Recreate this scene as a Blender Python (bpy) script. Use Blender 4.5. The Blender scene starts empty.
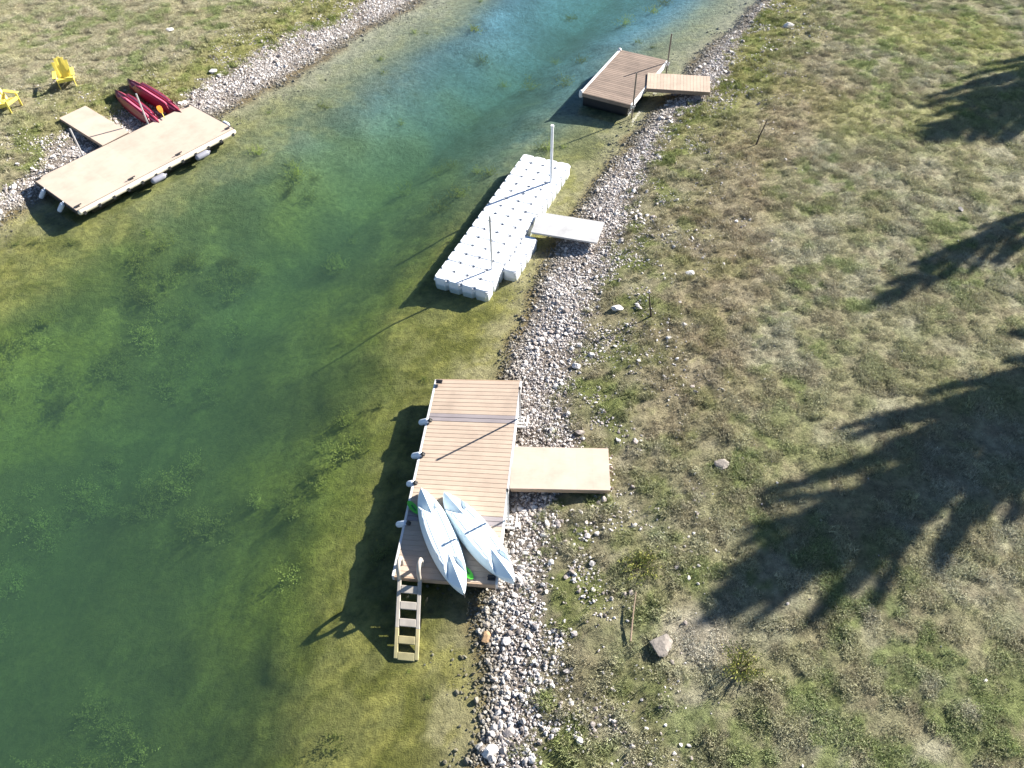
import bpy, bmesh, math, random
import numpy as np
from mathutils import Vector, Matrix

random.seed(7)
RNG = np.random.default_rng(11)
C = bpy.context.scene.collection
R = math.radians

# ------------------------------------------------------------------ noise
def _hash(ix, iy, seed):
    h = (ix.astype(np.int64) * 374761393 + iy.astype(np.int64) * 668265263 + seed * 974711) & 0x7fffffff
    h = ((h ^ (h >> 13)) * 1274126177) & 0x7fffffff
    return ((h ^ (h >> 16)) & 0xffff) / 65535.0
def vnoise(x, y, seed=0):
    ix, iy = np.floor(x), np.floor(y)
    fx, fy = x - ix, y - iy
    fx = fx * fx * (3 - 2 * fx); fy = fy * fy * (3 - 2 * fy)
    a, b = _hash(ix, iy, seed), _hash(ix + 1, iy, seed)
    c, d = _hash(ix, iy + 1, seed), _hash(ix + 1, iy + 1, seed)
    return (a * (1 - fx) + b * fx) * (1 - fy) + (c * (1 - fx) + d * fx) * fy
def fbm(x, y, scale, seed=0, oct=4):
    x = np.asarray(x, float) / scale; y = np.asarray(y, float) / scale
    v = 0; a = .5; t = 0
    for k in range(oct):
        v = v + a * vnoise(x, y, seed + 17 * k); t += a
        x, y = (x * .8 - y * .6) * 2.03 + 5.1, (x * .6 + y * .8) * 2.03 + 1.7
        a *= .5
    return v / t
def sstep(a, b, x):
    t = np.clip((x - a) / (b - a), 0, 1)
    return t * t * (3 - 2 * t)

# ------------------------------------------------------------------ shore lines (metres)
WR = [(120, 250), (60, 130), (24, 60), (15.94, 44.91), (12.83, 39.92), (10.84, 37.1), (9.4, 35.19), (8.37, 33.65), (6.97, 30.81), (6.14, 29.58), (5.34, 28.41), (4.79, 27.14), (3.8, 25.7), (2.64, 23.39), (1.81, 21.29), (1.42, 20.37), (0.84, 19.2), (0.63, 18.51), (0.35, 17.48), (0.08, 16.55), (-0.03, 15.42), (-0.14, 13.51), (-0.27, 11.23), (-0.44, 9.51), (-0.58, 8.47), (-0.7, 7.67), (-0.69, 6.99), (-0.71, 6.16), (-0.69, 5.66), (-0.66, 4.79), (-0.66, 3.66), (-.6, -30), (-.6, -250)]
RR = [(122, 250), (62, 130), (26, 60), (18.01, 45.07), (13.21, 39.19), (11.39, 36.11), (10.23, 33.59), (9.7, 31.61), (8.48, 30.27), (6.88, 28.42), (6.12, 26.46), (5.55, 24.54), (5.09, 22.48), (4.37, 20.87), (3.31, 18.68), (2.56, 16.92), (2.11, 15.31), (1.78, 12.8), (1.6, 10.92), (1.3, 9.79), (1.0, 8.24), (0.72, 5.99), (0.55, 4.65), (0.44, 3.55), (.5, -30), (.5, -250)]
WL = [(80, 250), (30, 110), (1.5, 52), (-1.8, 47.26), (-4.33, 40.55), (-6.67, 38.05), (-8.1, 35.52), (-9.72, 33.48), (-11.4, 31.59), (-12.61, 29.89), (-14.31, 28.61), (-15.49, 27.24), (-17.36, 24.96), (-18.35, 23.73), (-19.82, 22.2), (-25, 16.5), (-36, 5), (-60, -20), (-250, -250)]
RL = [(78, 250), (28, 110), (-.5, 52), (-3.45, 47.68), (-7.44, 39.89), (-9.65, 37.73), (-11.71, 35.06), (-13.27, 33.13), (-14.1, 31.64), (-15.29, 30.4), (-17.33, 29.71), (-17.96, 28.11), (-18.1, 26.4), (-18.85, 25.45), (-20.54, 24.28), (-26, 18.5), (-37, 7), (-61, -18), (-251, -248)]
def chaikin(p, n=2):
    p = np.array(p, float)
    for _ in range(n):
        q = np.empty((2 * len(p) - 2, 2)); q[0::2] = .75 * p[:-1] + .25 * p[1:]; q[1::2] = .25 * p[:-1] + .75 * p[1:]
        p = np.vstack([p[:1], q, p[-1:]])
    return p
WR, RR, WL, RL = [chaikin(p) for p in (WR, RR, WL, RL)]
def sdist(P, x, y, side):
    # distance to polyline; positive on land. side=+1: land where x is larger than the line
    d2 = np.full(x.shape, 1e18)
    for (ax, ay), (bx, by) in zip(P[:-1], P[1:]):
        ux, uy = bx - ax, by - ay
        t = np.clip(((x - ax) * ux + (y - ay) * uy) / (ux * ux + uy * uy + 1e-12), 0, 1)
        dx, dy = x - ax - t * ux, y - ay - t * uy
        np.minimum(d2, dx * dx + dy * dy, out=d2)
    xi = np.interp(y, P[::-1, 1], P[::-1, 0])
    return np.sqrt(d2) * np.where(side * (x - xi) > 0, 1, -1)
HS = [(-60, -3.4), (-18, -3.0), (-12, -2.45), (-8.5, -1.75), (-6.6, -1.2), (-5.0, -.66), (-3.9, -.36), (-2.6, -.24), (-1.2, -.15), (-.6, -.10), (0, 0), (.8, .12), (2, .30), (3.5, .46), (6, .62), (12, .85), (30, 1.3), (250, 3)]
HX, HZ = [a for a, b in HS], [b for a, b in HS]
def ground(x, y):
    x = np.atleast_1d(np.asarray(x, float)); y = np.atleast_1d(np.asarray(y, float))
    w = (fbm(x, y, 2.2, 5, 3) - .5) * .55 + (fbm(x, y, .5, 6, 2) - .5) * .18
    sr, sl = sdist(WR, x, y, 1), sdist(WL, x, y, -1)
    s = np.maximum(sr, sl) + w
    dr = np.where(sr > sl, sdist(RR, x, y, 1) + .42 * sstep(26, 18, y) + .15 + .35 * sstep(16, 22, y), sdist(RL, x, y, -1) + .5) + (fbm(x, y, 1.6, 8, 3) - .5) * .9
    z = np.interp(s, HX, HZ)
    land = sstep(1.0, 3.0, s)
    z = z + land * ((fbm(x, y, 5, 21, 3) - .5) * .22 + (fbm(x, y, .6, 22, 4) - .5) * .12 + (fbm(x, y, .32, 25, 2) - .5) * .06)
    z = z + sstep(-2.5, -5.5, s) * (fbm(x, y, 2.5, 23, 4) - .5) * .4 + (1 - land) * sstep(-2.5, -.2, s) * (fbm(x, y, .5, 24, 2) - .5) * .06
    return z, s, dr, (sr > sl)
def gz(x, y): return float(ground(x, y)[0][0])

def mixc(a, b, t):
    return a * (1 - t[:, None]) + np.array(b) * t[:, None]
def land_colour(x, y, s, dr):
    n = len(x)
    c = np.tile(np.array([.285, .268, .158]), (n, 1))
    c = mixc(c, (.365, .345, .25), sstep(.44, .66, fbm(x, y, .9, 31, 5)) * .6)               # bleached dead grass
    c = mixc(c, (.31, .31, .115), sstep(.42, .65, fbm(x, y, 3.5, 32)) * (.2 + .5 * sstep(20, 34, y)))   # yellow green
    c = mixc(c, (.36, .32, .21), sstep(-6, -9, x) * .6)                                      # the left bank is drier
    g = sstep(.48, .64, fbm(x, y, .6, 33, 5)) * (.25 + .5 * sstep(.40, .62, fbm(x, y, 6, 34)))
    c = mixc(c, (.165, .205, .065), g)                                                      # living green
    c = mixc(c, (.225, .19, .125), sstep(.53, .68, fbm(x, y, .4, 35)) * .5)                  # brown thatch
    d = dr + (fbm(x, y, 1.2, 36) - .5) * 2.0
    c = mixc(c, (.285, .215, .135), sstep(1.2, 2.6, d) * sstep(6.0, 3.8, d) * sstep(10, 15, y) * sstep(40, 26, y) * (x > -4) * .45)   # reddish dry band along the bank
    m = 1 - sstep(.5, 3.6, d)                                                               # weedy margin by the stones
    c = mixc(c, (.25, .215, .135), m * .55)
    c = mixc(c, (.235, .235, .06), m * sstep(24, 32, y) * .6)
    c = mixc(c, (.155, .185, .05), m * sstep(.50, .62, fbm(x, y, .55, 37, 5)) * .75)
    c = mixc(c, (.40, .36, .27), sstep(1.0, .3, np.hypot((x - 4.0) * .8, y - 7.25)))          # straw heap by the boulder
    return c

# ------------------------------------------------------------------ materials
def nodes(name):
    m = bpy.data.materials.new(name); m.use_nodes = True
    nt = m.node_tree; b = nt.nodes['Principled BSDF']
    return m, nt, b
def N(nt, kind, **kw):
    n = nt.nodes.new(kind)
    for k, v in kw.items(): setattr(n, k, v)
    return n
def simple(name, col, rough=.6, var=.12, scale=6.0, bump=.0, bscale=40., metal=0, island=0., spec=.5, dirt=None):
    m, nt, b = nodes(name); L = nt.links
    tc = N(nt, 'ShaderNodeTexCoord')
    nz = N(nt, 'ShaderNodeTexNoise'); nz.inputs['Scale'].default_value = scale; nz.inputs['Detail'].default_value = 6
    L.new(tc.outputs['Object'], nz.inputs['Vector'])
    mp = N(nt, 'ShaderNodeMapRange'); mp.inputs[1].default_value = .3; mp.inputs[2].default_value = .7
    mp.inputs[3].default_value = 1 - var; mp.inputs[4].default_value = 1 + var
    L.new(nz.outputs['Fac'], mp.inputs[0])
    val = mp.outputs[0]
    if island:
        g = N(nt, 'ShaderNodeNewGeometry')
        mi = N(nt, 'ShaderNodeMapRange'); mi.inputs[3].default_value = 1 - island; mi.inputs[4].default_value = 1 + island
        L.new(g.outputs['Random Per Island'], mi.inputs[0])
        mu = N(nt, 'ShaderNodeMath', operation='MULTIPLY'); L.new(val, mu.inputs[0]); L.new(mi.outputs[0], mu.inputs[1]); val = mu.outputs[0]
    vm = N(nt, 'ShaderNodeVectorMath', operation='SCALE'); vm.inputs[0].default_value = col[:3]
    L.new(val, vm.inputs['Scale']); out = vm.outputs[0]
    if dirt:
        n2 = N(nt, 'ShaderNodeTexNoise'); n2.inputs['Scale'].default_value = dirt[1]; n2.inputs['Detail'].default_value = 8; n2.inputs['Roughness'].default_value = .7
        L.new(tc.outputs['Object'], n2.inputs['Vector'])
        m2 = N(nt, 'ShaderNodeMapRange'); m2.inputs[1].default_value = .52; m2.inputs[2].default_value = .72; m2.inputs[4].default_value = dirt[2]
        L.new(n2.outputs['Fac'], m2.inputs[0])
        mx = N(nt, 'ShaderNodeMix', data_type='RGBA'); L.new(m2.outputs[0], mx.inputs[0]); L.new(out, mx.inputs[6]); mx.inputs[7].default_value = (*dirt[0], 1)
        out = mx.outputs[2]
    L.new(out, b.inputs['Base Color'])
    b.inputs['Roughness'].default_value = rough; b.inputs['Metallic'].default_value = metal
    b.inputs['Specular IOR Level'].default_value = spec
    if bump:
        nb = N(nt, 'ShaderNodeTexNoise'); nb.inputs['Scale'].default_value = bscale; nb.inputs['Detail'].default_value = 5
        L.new(tc.outputs['Object'], nb.inputs['Vector'])
        bp = N(nt, 'ShaderNodeBump'); bp.inputs['Strength'].default_value = bump; bp.inputs['Distance'].default_value = .02
        L.new(nb.outputs['Fac'], bp.inputs['Height']); L.new(bp.outputs[0], b.inputs['Normal'])
    return m

def boards_mat(name, col, streak=.1, island=.1, grime=.35):
    m, nt, b = nodes(name); L = nt.links
    tc = N(nt, 'ShaderNodeTexCoord')
    mpg = N(nt, 'ShaderNodeMapping'); mpg.inputs['Scale'].default_value = (1.5, 30, 30)
    L.new(tc.outputs['Object'], mpg.inputs[0])
    nz = N(nt, 'ShaderNodeTexNoise'); nz.inputs['Scale'].default_value = 2; nz.inputs['Detail'].default_value = 5
    L.new(mpg.outputs[0], nz.inputs['Vector'])
    g = N(nt, 'ShaderNodeNewGeometry')
    a = N(nt, 'ShaderNodeMapRange'); a.inputs[1].default_value = .3; a.inputs[2].default_value = .7; a.inputs[3].default_value = 1 - streak; a.inputs[4].default_value = 1 + streak
    L.new(nz.outputs['Fac'], a.inputs[0])
    i = N(nt, 'ShaderNodeMapRange'); i.inputs[3].default_value = 1 - island; i.inputs[4].default_value = 1 + island
    L.new(g.outputs['Random Per Island'], i.inputs[0])
    mu = N(nt, 'ShaderNodeMath', operation='MULTIPLY'); L.new(a.outputs[0], mu.inputs[0]); L.new(i.outputs[0], mu.inputs[1])
    n3 = N(nt, 'ShaderNodeTexNoise'); n3.inputs['Scale'].default_value = 1.3; n3.inputs['Detail'].default_value = 7; n3.inputs['Roughness'].default_value = .65
    L.new(tc.outputs['Object'], n3.inputs['Vector'])
    m3 = N(nt, 'ShaderNodeMapRange'); m3.inputs[1].default_value = .45; m3.inputs[2].default_value = .75; m3.inputs[3].default_value = 1; m3.inputs[4].default_value = 1 - grime
    L.new(n3.outputs['Fac'], m3.inputs[0])
    mu2 = N(nt, 'ShaderNodeMath', operation='MULTIPLY'); L.new(mu.outputs[0], mu2.inputs[0]); L.new(m3.outputs[0], mu2.inputs[1])
    vm = N(nt, 'ShaderNodeVectorMath', operation='SCALE'); vm.inputs[0].default_value = col
    L.new(mu2.outputs[0], vm.inputs['Scale']); L.new(vm.outputs[0], b.inputs['Base Color'])
    b.inputs['Roughness'].default_value = .7
    return m

M = {}
M['deck'] = boards_mat('composite_boards', (.47, .365, .275), .07, .06, .2)
M['deck_grey'] = boards_mat('grey_composite_boards', (.27, .235, .235), .08, .05, .2)
M['deck_brown'] = boards_mat('weathered_brown_boards', (.25, .185, .14), .2, .16, .3)
M['deck_ramp'] = boards_mat('ramp_boards', (.45, .345, .26), .12, .08, .2)
M['deck_pale'] = boards_mat('pale_boards', (.525, .42, .33), .04, .03, .20)
M['deck_white'] = boards_mat('pale_grey_panel', (.44, .435, .43), .06, .05, .25)
M['tan_side'] = simple('tan_fascia', (.44, .31, .21), .6, .1)
M['white_trim'] = simple('white_trim', (.74, .72, .69), .45, .06, dirt=((.45, .42, .36), 3, .4))
M['black_float'] = simple('black_float', (.018, .018, .02), .45, .15)
M['dark_metal'] = simple('dark_metal', (.03, .03, .033), .5, .15)
M['galv'] = simple('galvanised_pipe', (.50, .51, .52), .42, .12, metal=.55)
M['rust_pipe'] = simple('dull_steel_pipe', (.22, .19, .165), .5, .2, metal=.4)
M['pvc'] = simple('white_pipe', (.78, .79, .80), .4, .05)
M['cube'] = simple('white_float_plastic', (.78, .80, .82), .5, .04, 2, bump=.12, bscale=8, dirt=((.58, .60, .57), 2.2, .45))
M['pin'] = simple('grey_pin', (.46, .47, .49), .5, .1)
M['fender'] = simple('fender_vinyl', (.66, .72, .80), .35, .06)
M['fender_grey'] = simple('grey_fender_vinyl', (.25, .25, .29), .4, .08)
M['cream'] = simple('cream_bumper', (.62, .55, .43), .5, .06)
M['rope'] = simple('rope', (.06, .055, .05), .8)
M['rope_white'] = simple('white_rope', (.65, .64, .6), .8)
M['kayak'] = simple('pale_blue_hull', (.74, .84, .875), .35, .04, 2.5, dirt=((.56, .67, .72), 3, .3))
M['red'] = simple('crimson_hull', (.20, .012, .03), .3, .2, 3)
M['red_dark'] = simple('dark_maroon', (.07, .012, .02), .35, .2)
M['ridge_glint'] = simple('painted_ridge_glint', (.60, .16, .24), .35, .15)  # sun glint on the red hull ridges, put into the colour
M['green'] = simple('lime_plastic', (.09, .52, .05), .35, .1, 8)
M['blade_print'] = simple('dark_green_mark', (.02, .16, .04), .5)
M['orange'] = simple('orange_plastic', (.75, .24, .03), .4, .2)
M['yellow'] = simple('yellow_plastic', (.86, .70, .13), .45, .05, 4)
M['ladder'] = simple('grey_white_plastic', (.47, .42, .35), .5, .1, dirt=((.30, .30, .22), 5, .5))
M['ladder_wet'] = simple('algae_stained_plastic', (.45, .385, .20), .5, .15)
M['bark'] = simple('bark', (.10, .075, .055), .9, .25, 12, bump=.6, bscale=20)
M['dead_wood'] = simple('dead_wood', (.26, .19, .13), .9, .25, 20)
M['twig'] = simple('dark_twig', (.05, .038, .028), .9, .2)

def rock_mat(name, lo, hi, per_object=True):
    m, nt, b = nodes(name); L = nt.links
    oi = N(nt, 'ShaderNodeObjectInfo')
    cr = N(nt, 'ShaderNodeValToRGB')
    cr.color_ramp.elements[0].color = (*lo, 1); cr.color_ramp.elements[1].color = (*hi, 1)
    e = cr.color_ramp.elements.new(.25); e.color = (.40, .345, .31, 1)
    e = cr.color_ramp.elements.new(.55); e.color = (.54, .50, .465, 1)
    L.new(oi.outputs['Random'], cr.inputs[0])
    tc = N(nt, 'ShaderNodeTexCoord')
    nz = N(nt, 'ShaderNodeTexNoise'); nz.inputs['Scale'].default_value = 2.2; nz.inputs['Detail'].default_value = 7; nz.inputs['Roughness'].default_value = .7
    L.new(tc.outputs['Object'], nz.inputs['Vector'])
    mp = N(nt, 'ShaderNodeMapRange'); mp.inputs[1].default_value = .3; mp.inputs[2].default_value = .7; mp.inputs[3].default_value = .7; mp.inputs[4].default_value = 1.2
    L.new(nz.outputs['Fac'], mp.inputs[0])
    vm = N(nt, 'ShaderNodeVectorMath', operation='SCALE'); L.new(cr.outputs[0], vm.inputs[0]); L.new(mp.outputs[0], vm.inputs['Scale'])
    out = vm.outputs[0]
    # stones lying under the waterline carry a coat of brown-green algae
    g = N(nt, 'ShaderNodeNewGeometry'); sp = N(nt, 'ShaderNodeSeparateXYZ'); L.new(g.outputs['Position'], sp.inputs[0])
    mz = N(nt, 'ShaderNodeMapRange'); mz.inputs[1].default_value = -.02; mz.inputs[2].default_value = .10; mz.inputs[3].default_value = .85; mz.inputs[4].default_value = 0
    L.new(sp.outputs['Z'], mz.inputs[0])
    mx = N(nt, 'ShaderNodeMix', data_type='RGBA'); L.new(mz.outputs[0], mx.inputs[0]); L.new(out, mx.inputs[6]); mx.inputs[7].default_value = (.11, .095, .045, 1)
    L.new(mx.outputs[2], b.inputs['Base Color'])
    b.inputs['Roughness'].default_value = .85
    bp = N(nt, 'ShaderNodeBump'); bp.inputs['Strength'].default_value = .4; bp.inputs['Distance'].default_value = .03
    L.new(nz.outputs['Fac'], bp.inputs['Height']); L.new(bp.outputs[0], b.inputs['Normal'])
    return m
M['rock'] = rock_mat('limestone_rubble', (.20, .17, .15), (.75, .71, .67))
M['rock_white'] = simple('white_stone', (.66, .63, .59), .85, .12, 8, bump=.4, bscale=14)
M['rock_brown'] = simple('brown_grey_stone', (.27, .235, .20), .9, .2, 7, bump=.5, bscale=12)
M['rock_tan'] = simple('tan_stone', (.34, .22, .12), .9, .2, 7, bump=.4, bscale=12)

def instanced(name, rough=.8, rnd=.25, transl=0.0):
    m, nt, b = nodes(name); L = nt.links
    at = N(nt, 'ShaderNodeAttribute', attribute_type='INSTANCER', attribute_name='tint')
    oi = N(nt, 'ShaderNodeObjectInfo')
    mp = N(nt, 'ShaderNodeMapRange'); mp.inputs[3].default_value = 1 - rnd; mp.inputs[4].default_value = 1 + rnd
    L.new(oi.outputs['Random'], mp.inputs[0])
    g = N(nt, 'ShaderNodeNewGeometry')
    m2 = N(nt, 'ShaderNodeMapRange'); m2.inputs[3].default_value = .84; m2.inputs[4].default_value = 1.18
    L.new(g.outputs['Random Per Island'], m2.inputs[0])
    mu = N(nt, 'ShaderNodeMath', operation='MULTIPLY'); L.new(mp.outputs[0], mu.inputs[0]); L.new(m2.outputs[0], mu.inputs[1])
    vm = N(nt, 'ShaderNodeVectorMath', operation='SCALE'); L.new(at.outputs['Color'], vm.inputs[0]); L.new(mu.outputs[0], vm.inputs['Scale'])
    L.new(vm.outputs[0], b.inputs['Base Color']); b.inputs['Roughness'].default_value = rough
    b.inputs['Specular IOR Level'].default_value = .2
    if transl:
        tr = N(nt, 'ShaderNodeBsdfTranslucent'); L.new(vm.outputs[0], tr.inputs[0])
        ms = N(nt, 'ShaderNodeMixShader'); ms.inputs[0].default_value = transl
        L.new(b.outputs[0], ms.inputs[1]); L.new(tr.outputs[0], ms.inputs[2])
        L.new(ms.outputs[0], nt.nodes['Material Output'].inputs['Surface'])
    return m
M['grass'] = instanced('grass_blades', .75, .22, .12)
M['weed'] = instanced('pond_weed_fronds', .7, .3, .4)

def leaf_mat(name, a, b_):
    m, nt, b = nodes(name); L = nt.links
    g = N(nt, 'ShaderNodeNewGeometry'); cr = N(nt, 'ShaderNodeValToRGB')
    cr.color_ramp.elements[0].color = (*a, 1); cr.color_ramp.elements[1].color = (*b_, 1)
    L.new(g.outputs['Random Per Island'], cr.inputs[0]); L.new(cr.outputs[0], b.inputs['Base Color']); b.inputs['Roughness'].default_value = .6
    return m
M['leaf'] = leaf_mat('pine_foliage', (.022, .042, .016), (.07, .10, .035))
M['leaf_yellow'] = leaf_mat('yellow_green_leaves', (.17, .20, .035), (.42, .40, .10))

# ------------------------------------------------------------------ mesh builder
class MB:
    def __init__(s): s.v = []; s.f = []; s.m = []
    def add(s, v, f, mi=0):
        o = len(s.v); s.v += [tuple(p) for p in v]; s.f += [tuple(i + o for i in q) for q in f]; s.m += [mi] * len(f)
        return s
    def box(s, x0, x1, y0, y1, z0, z1, mi=0):
        return s.add([(x, y, z) for z in (z0, z1) for y in (y0, y1) for x in (x0, x1)],
                     [(0, 2, 3, 1), (4, 5, 7, 6), (0, 1, 5, 4), (2, 6, 7, 3), (0, 4, 6, 2), (1, 3, 7, 5)], mi)
    def tube(s, pts, rad, n=10, mi=0, caps=True):
        pts = [Vector(p) for p in pts]; k = len(pts)
        rs = [rad] * k if not hasattr(rad, '__len__') else rad
        vs = []; prev = None
        for i, p in enumerate(pts):
            d = (pts[min(i + 1, k - 1)] - pts[max(i - 1, 0)]).normalized()
            if prev is None:
                a = d.orthogonal().normalized()
            else:
                a = (prev - d * prev.dot(d)).normalized()
            prev = a; b = d.cross(a)
            vs += [p + (a * math.cos(2 * math.pi * j / n) + b * math.sin(2 * math.pi * j / n)) * rs[i] for j in range(n)]
        fs = [(i * n + j, i * n + (j + 1) % n, (i + 1) * n + (j + 1) % n, (i + 1) * n + j) for i in range(k - 1) for j in range(n)]
        if caps: fs += [tuple(range(n - 1, -1, -1)), tuple(range((k - 1) * n, k * n))]
        return s.add(vs, fs, mi)
    def build(s, name, mats, parent=None, smooth=False, bevel=0, seg=2, angle=None):
        me = bpy.data.meshes.new(name); me.from_pydata(s.v, [], s.f)
        if not isinstance(mats, (list, tuple)): mats = [mats]
        for m in mats: me.materials.append(m)
        me.polygons.foreach_set('material_index', s.m)
        if bevel:
            bm = bmesh.new(); bm.from_mesh(me)
            es = [e for e in bm.edges if len(e.link_faces) == 2 and e.calc_face_angle(0) > .5]
            bmesh.ops.bevel(bm, geom=es, offset=bevel, segments=seg, affect='EDGES', profile=.5, clamp_overlap=True)
            bm.to_mesh(me); bm.free()
        me.polygons.foreach_set('use_smooth', [smooth or bool(angle)] * len(me.polygons))
        if angle: me.set_sharp_from_angle(angle=R(angle))
        me.update()
        o = bpy.data.objects.new(name, me); C.objects.link(o)
        if parent: o.parent = parent
        return o
def thing(name, label, cat, loc=(0, 0, 0), rz=0, group=None, rot=None):
    o = bpy.data.objects.new(name, None); C.objects.link(o); o.empty_display_size = .3
    o.location = loc; o.rotation_euler = rot if rot else (0, 0, rz)
    return tag(o, label, cat, group)
def tag(o, label=None, cat=None, group=None, kind=None):
    if label: o['label'] = label
    if cat: o['category'] = cat
    if group: o['group'] = group
    if kind: o['kind'] = kind
    return o
def copy_tree(o, parent=None):
    c = o.copy(); C.objects.link(c)
    if parent: c.parent = parent
    for ch in [x for x in bpy.data.objects if x.parent == o]: copy_tree(ch, c)
    return c

# ------------------------------------------------------------------ terrain
def axis(lo, hi, step, far):
    a = list(np.arange(lo, hi + 1e-6, step)); g = step; l = lo; out = []
    while l > -far: g *= 1.3; l -= g; out.append(l)
    r = []; g = step; h = hi
    while h < far: g *= 1.3; h += g; r.append(h)
    return np.array(out[::-1] + a + r)
xs, ys = axis(-27, 27, .13, 240), axis(3, 46, .13, 240)
GX, GY = np.meshgrid(xs, ys); gx, gy = GX.ravel(), GY.ravel()
tz, ts, tdr, tright = ground(gx, gy)
nx, ny = len(xs), len(ys)
me = bpy.data.meshes.new('ground')
co = np.stack([gx, gy, tz], 1)
idx = np.arange(nx * ny).reshape(ny, nx)
quads = np.stack([idx[:-1, :-1], idx[:-1, 1:], idx[1:, 1:], idx[1:, :-1]], -1).reshape(-1, 4)
me.vertices.add(len(co)); me.vertices.foreach_set('co', co.ravel().astype(np.float32))
me.loops.add(quads.size); me.loops.foreach_set('vertex_index', quads.ravel().astype(np.int32))
me.polygons.add(len(quads)); me.polygons.foreach_set('loop_start', np.arange(0, quads.size, 4, dtype=np.int32))
me.update(calc_edges=True); me.validate()
me.polygons.foreach_set('use_smooth', [True] * len(me.polygons))
def bed_colour(x, y, s):
    n = len(x)
    far = sstep(19, 40, y + (fbm(x, y, 9, 47) - .5) * 10)                                    # beyond the weed beds, where reflected sky blue is painted into the bed
    c = np.tile(np.array([.36, .32, .165]), (n, 1))                                          # sandy marl by the shore
    c = mixc(c, (.21, .20, .062), sstep(-.7, -2.2, s + (fbm(x, y, 1.2, 41) - .5) * 2.0))      # algae felt
    c = mixc(c, (.12, .12, .018), sstep(.42, .62, fbm(x, y, .55, 42, 5)) * sstep(-.3, -1.4, s) * .7)
    c = mixc(c, (.30, .275, .075), sstep(.52, .66, fbm(x, y, .45, 43, 5)) * sstep(0, -1.0, s) * .75)
    c = mixc(c, (.075, .105, .020), sstep(-3.2, -5.5, s + (fbm(x, y, 2.0, 48) - .5) * 2.5) * .8)   # dark weed felt of the deep
    c = mixc(c, (.22, .25, .035), sstep(.50, .64, fbm(x, y, 5.5, 45, 4)) * sstep(-3, -6, s) * .75)
    c = mixc(c, (.20, .24, .05), sstep(.60, .72, fbm(x, y, .9, 49, 5)) * sstep(-3, -5, s) * .6)
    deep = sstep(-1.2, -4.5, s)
    c = c * (1 - (far * deep)[:, None]) + (far * deep)[:, None] * (np.array([.11, .225, .31]) * (.75 + .5 * sstep(.35, .65, fbm(x, y, 3.5, 50)))[:, None])  # blue of the sky's reflection, put into the colour of the deep bed
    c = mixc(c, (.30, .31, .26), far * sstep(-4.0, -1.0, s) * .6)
    c = mixc(c, (.17, .11, .045), sstep(-.6, -.05, s + (fbm(x, y, .9, 46) - .5) * .8) * .75)  # brown silt at the edge
    return c
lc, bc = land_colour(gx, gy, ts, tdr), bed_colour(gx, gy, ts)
rocksoil = np.tile(np.array([.24, .205, .17]), (len(gx), 1))
rk = sstep(.5, -.1, tdr)
col = lc * (1 - rk[:, None]) + rocksoil * rk[:, None]
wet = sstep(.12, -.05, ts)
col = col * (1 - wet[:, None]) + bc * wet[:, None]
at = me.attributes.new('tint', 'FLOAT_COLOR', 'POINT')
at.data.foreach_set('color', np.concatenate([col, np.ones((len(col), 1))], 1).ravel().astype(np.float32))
m, nt, b = nodes('ground_soil'); L = nt.links
a = N(nt, 'ShaderNodeAttribute', attribute_name='tint')
g = N(nt, 'ShaderNodeNewGeometry')
n1 = N(nt, 'ShaderNodeTexNoise'); n1.inputs['Scale'].default_value = 5; n1.inputs['Detail'].default_value = 9; n1.inputs['Roughness'].default_value = .72
n2 = N(nt, 'ShaderNodeTexNoise'); n2.inputs['Scale'].default_value = 26; n2.inputs['Detail'].default_value = 5; n2.inputs['Roughness'].default_value = .7
for n_ in (n1, n2): L.new(g.outputs['Position'], n_.inputs['Vector'])
mp = N(nt, 'ShaderNodeMapRange'); mp.inputs[1].default_value = .32; mp.inputs[2].default_value = .68; mp.inputs[3].default_value = .55; mp.inputs[4].default_value = 1.35
L.new(n1.outputs['Fac'], mp.inputs[0])
vm = N(nt, 'ShaderNodeVectorMath', operation='SCALE'); L.new(a.outputs['Color'], vm.inputs[0]); L.new(mp.outputs[0], vm.inputs['Scale'])
L.new(vm.outputs[0], b.inputs['Base Color']); b.inputs['Roughness'].default_value = .95; b.inputs['Specular IOR Level'].default_value = .1
ad = N(nt, 'ShaderNodeMath', operation='MULTIPLY_ADD'); ad.inputs[1].default_value = .5; L.new(n2.outputs['Fac'], ad.inputs[0]); L.new(n1.outputs['Fac'], ad.inputs[2])
bp = N(nt, 'ShaderNodeBump'); bp.inputs['Strength'].default_value = 1.0; bp.inputs['Distance'].default_value = .14
L.new(ad.outputs[0], bp.inputs['Height']); L.new(bp.outputs[0], b.inputs['Normal'])
me.materials.append(m)
o = bpy.data.objects.new('ground', me); C.objects.link(o); tag(o, kind='structure', label='grassy banks sloping down to the pond bed')

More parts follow.
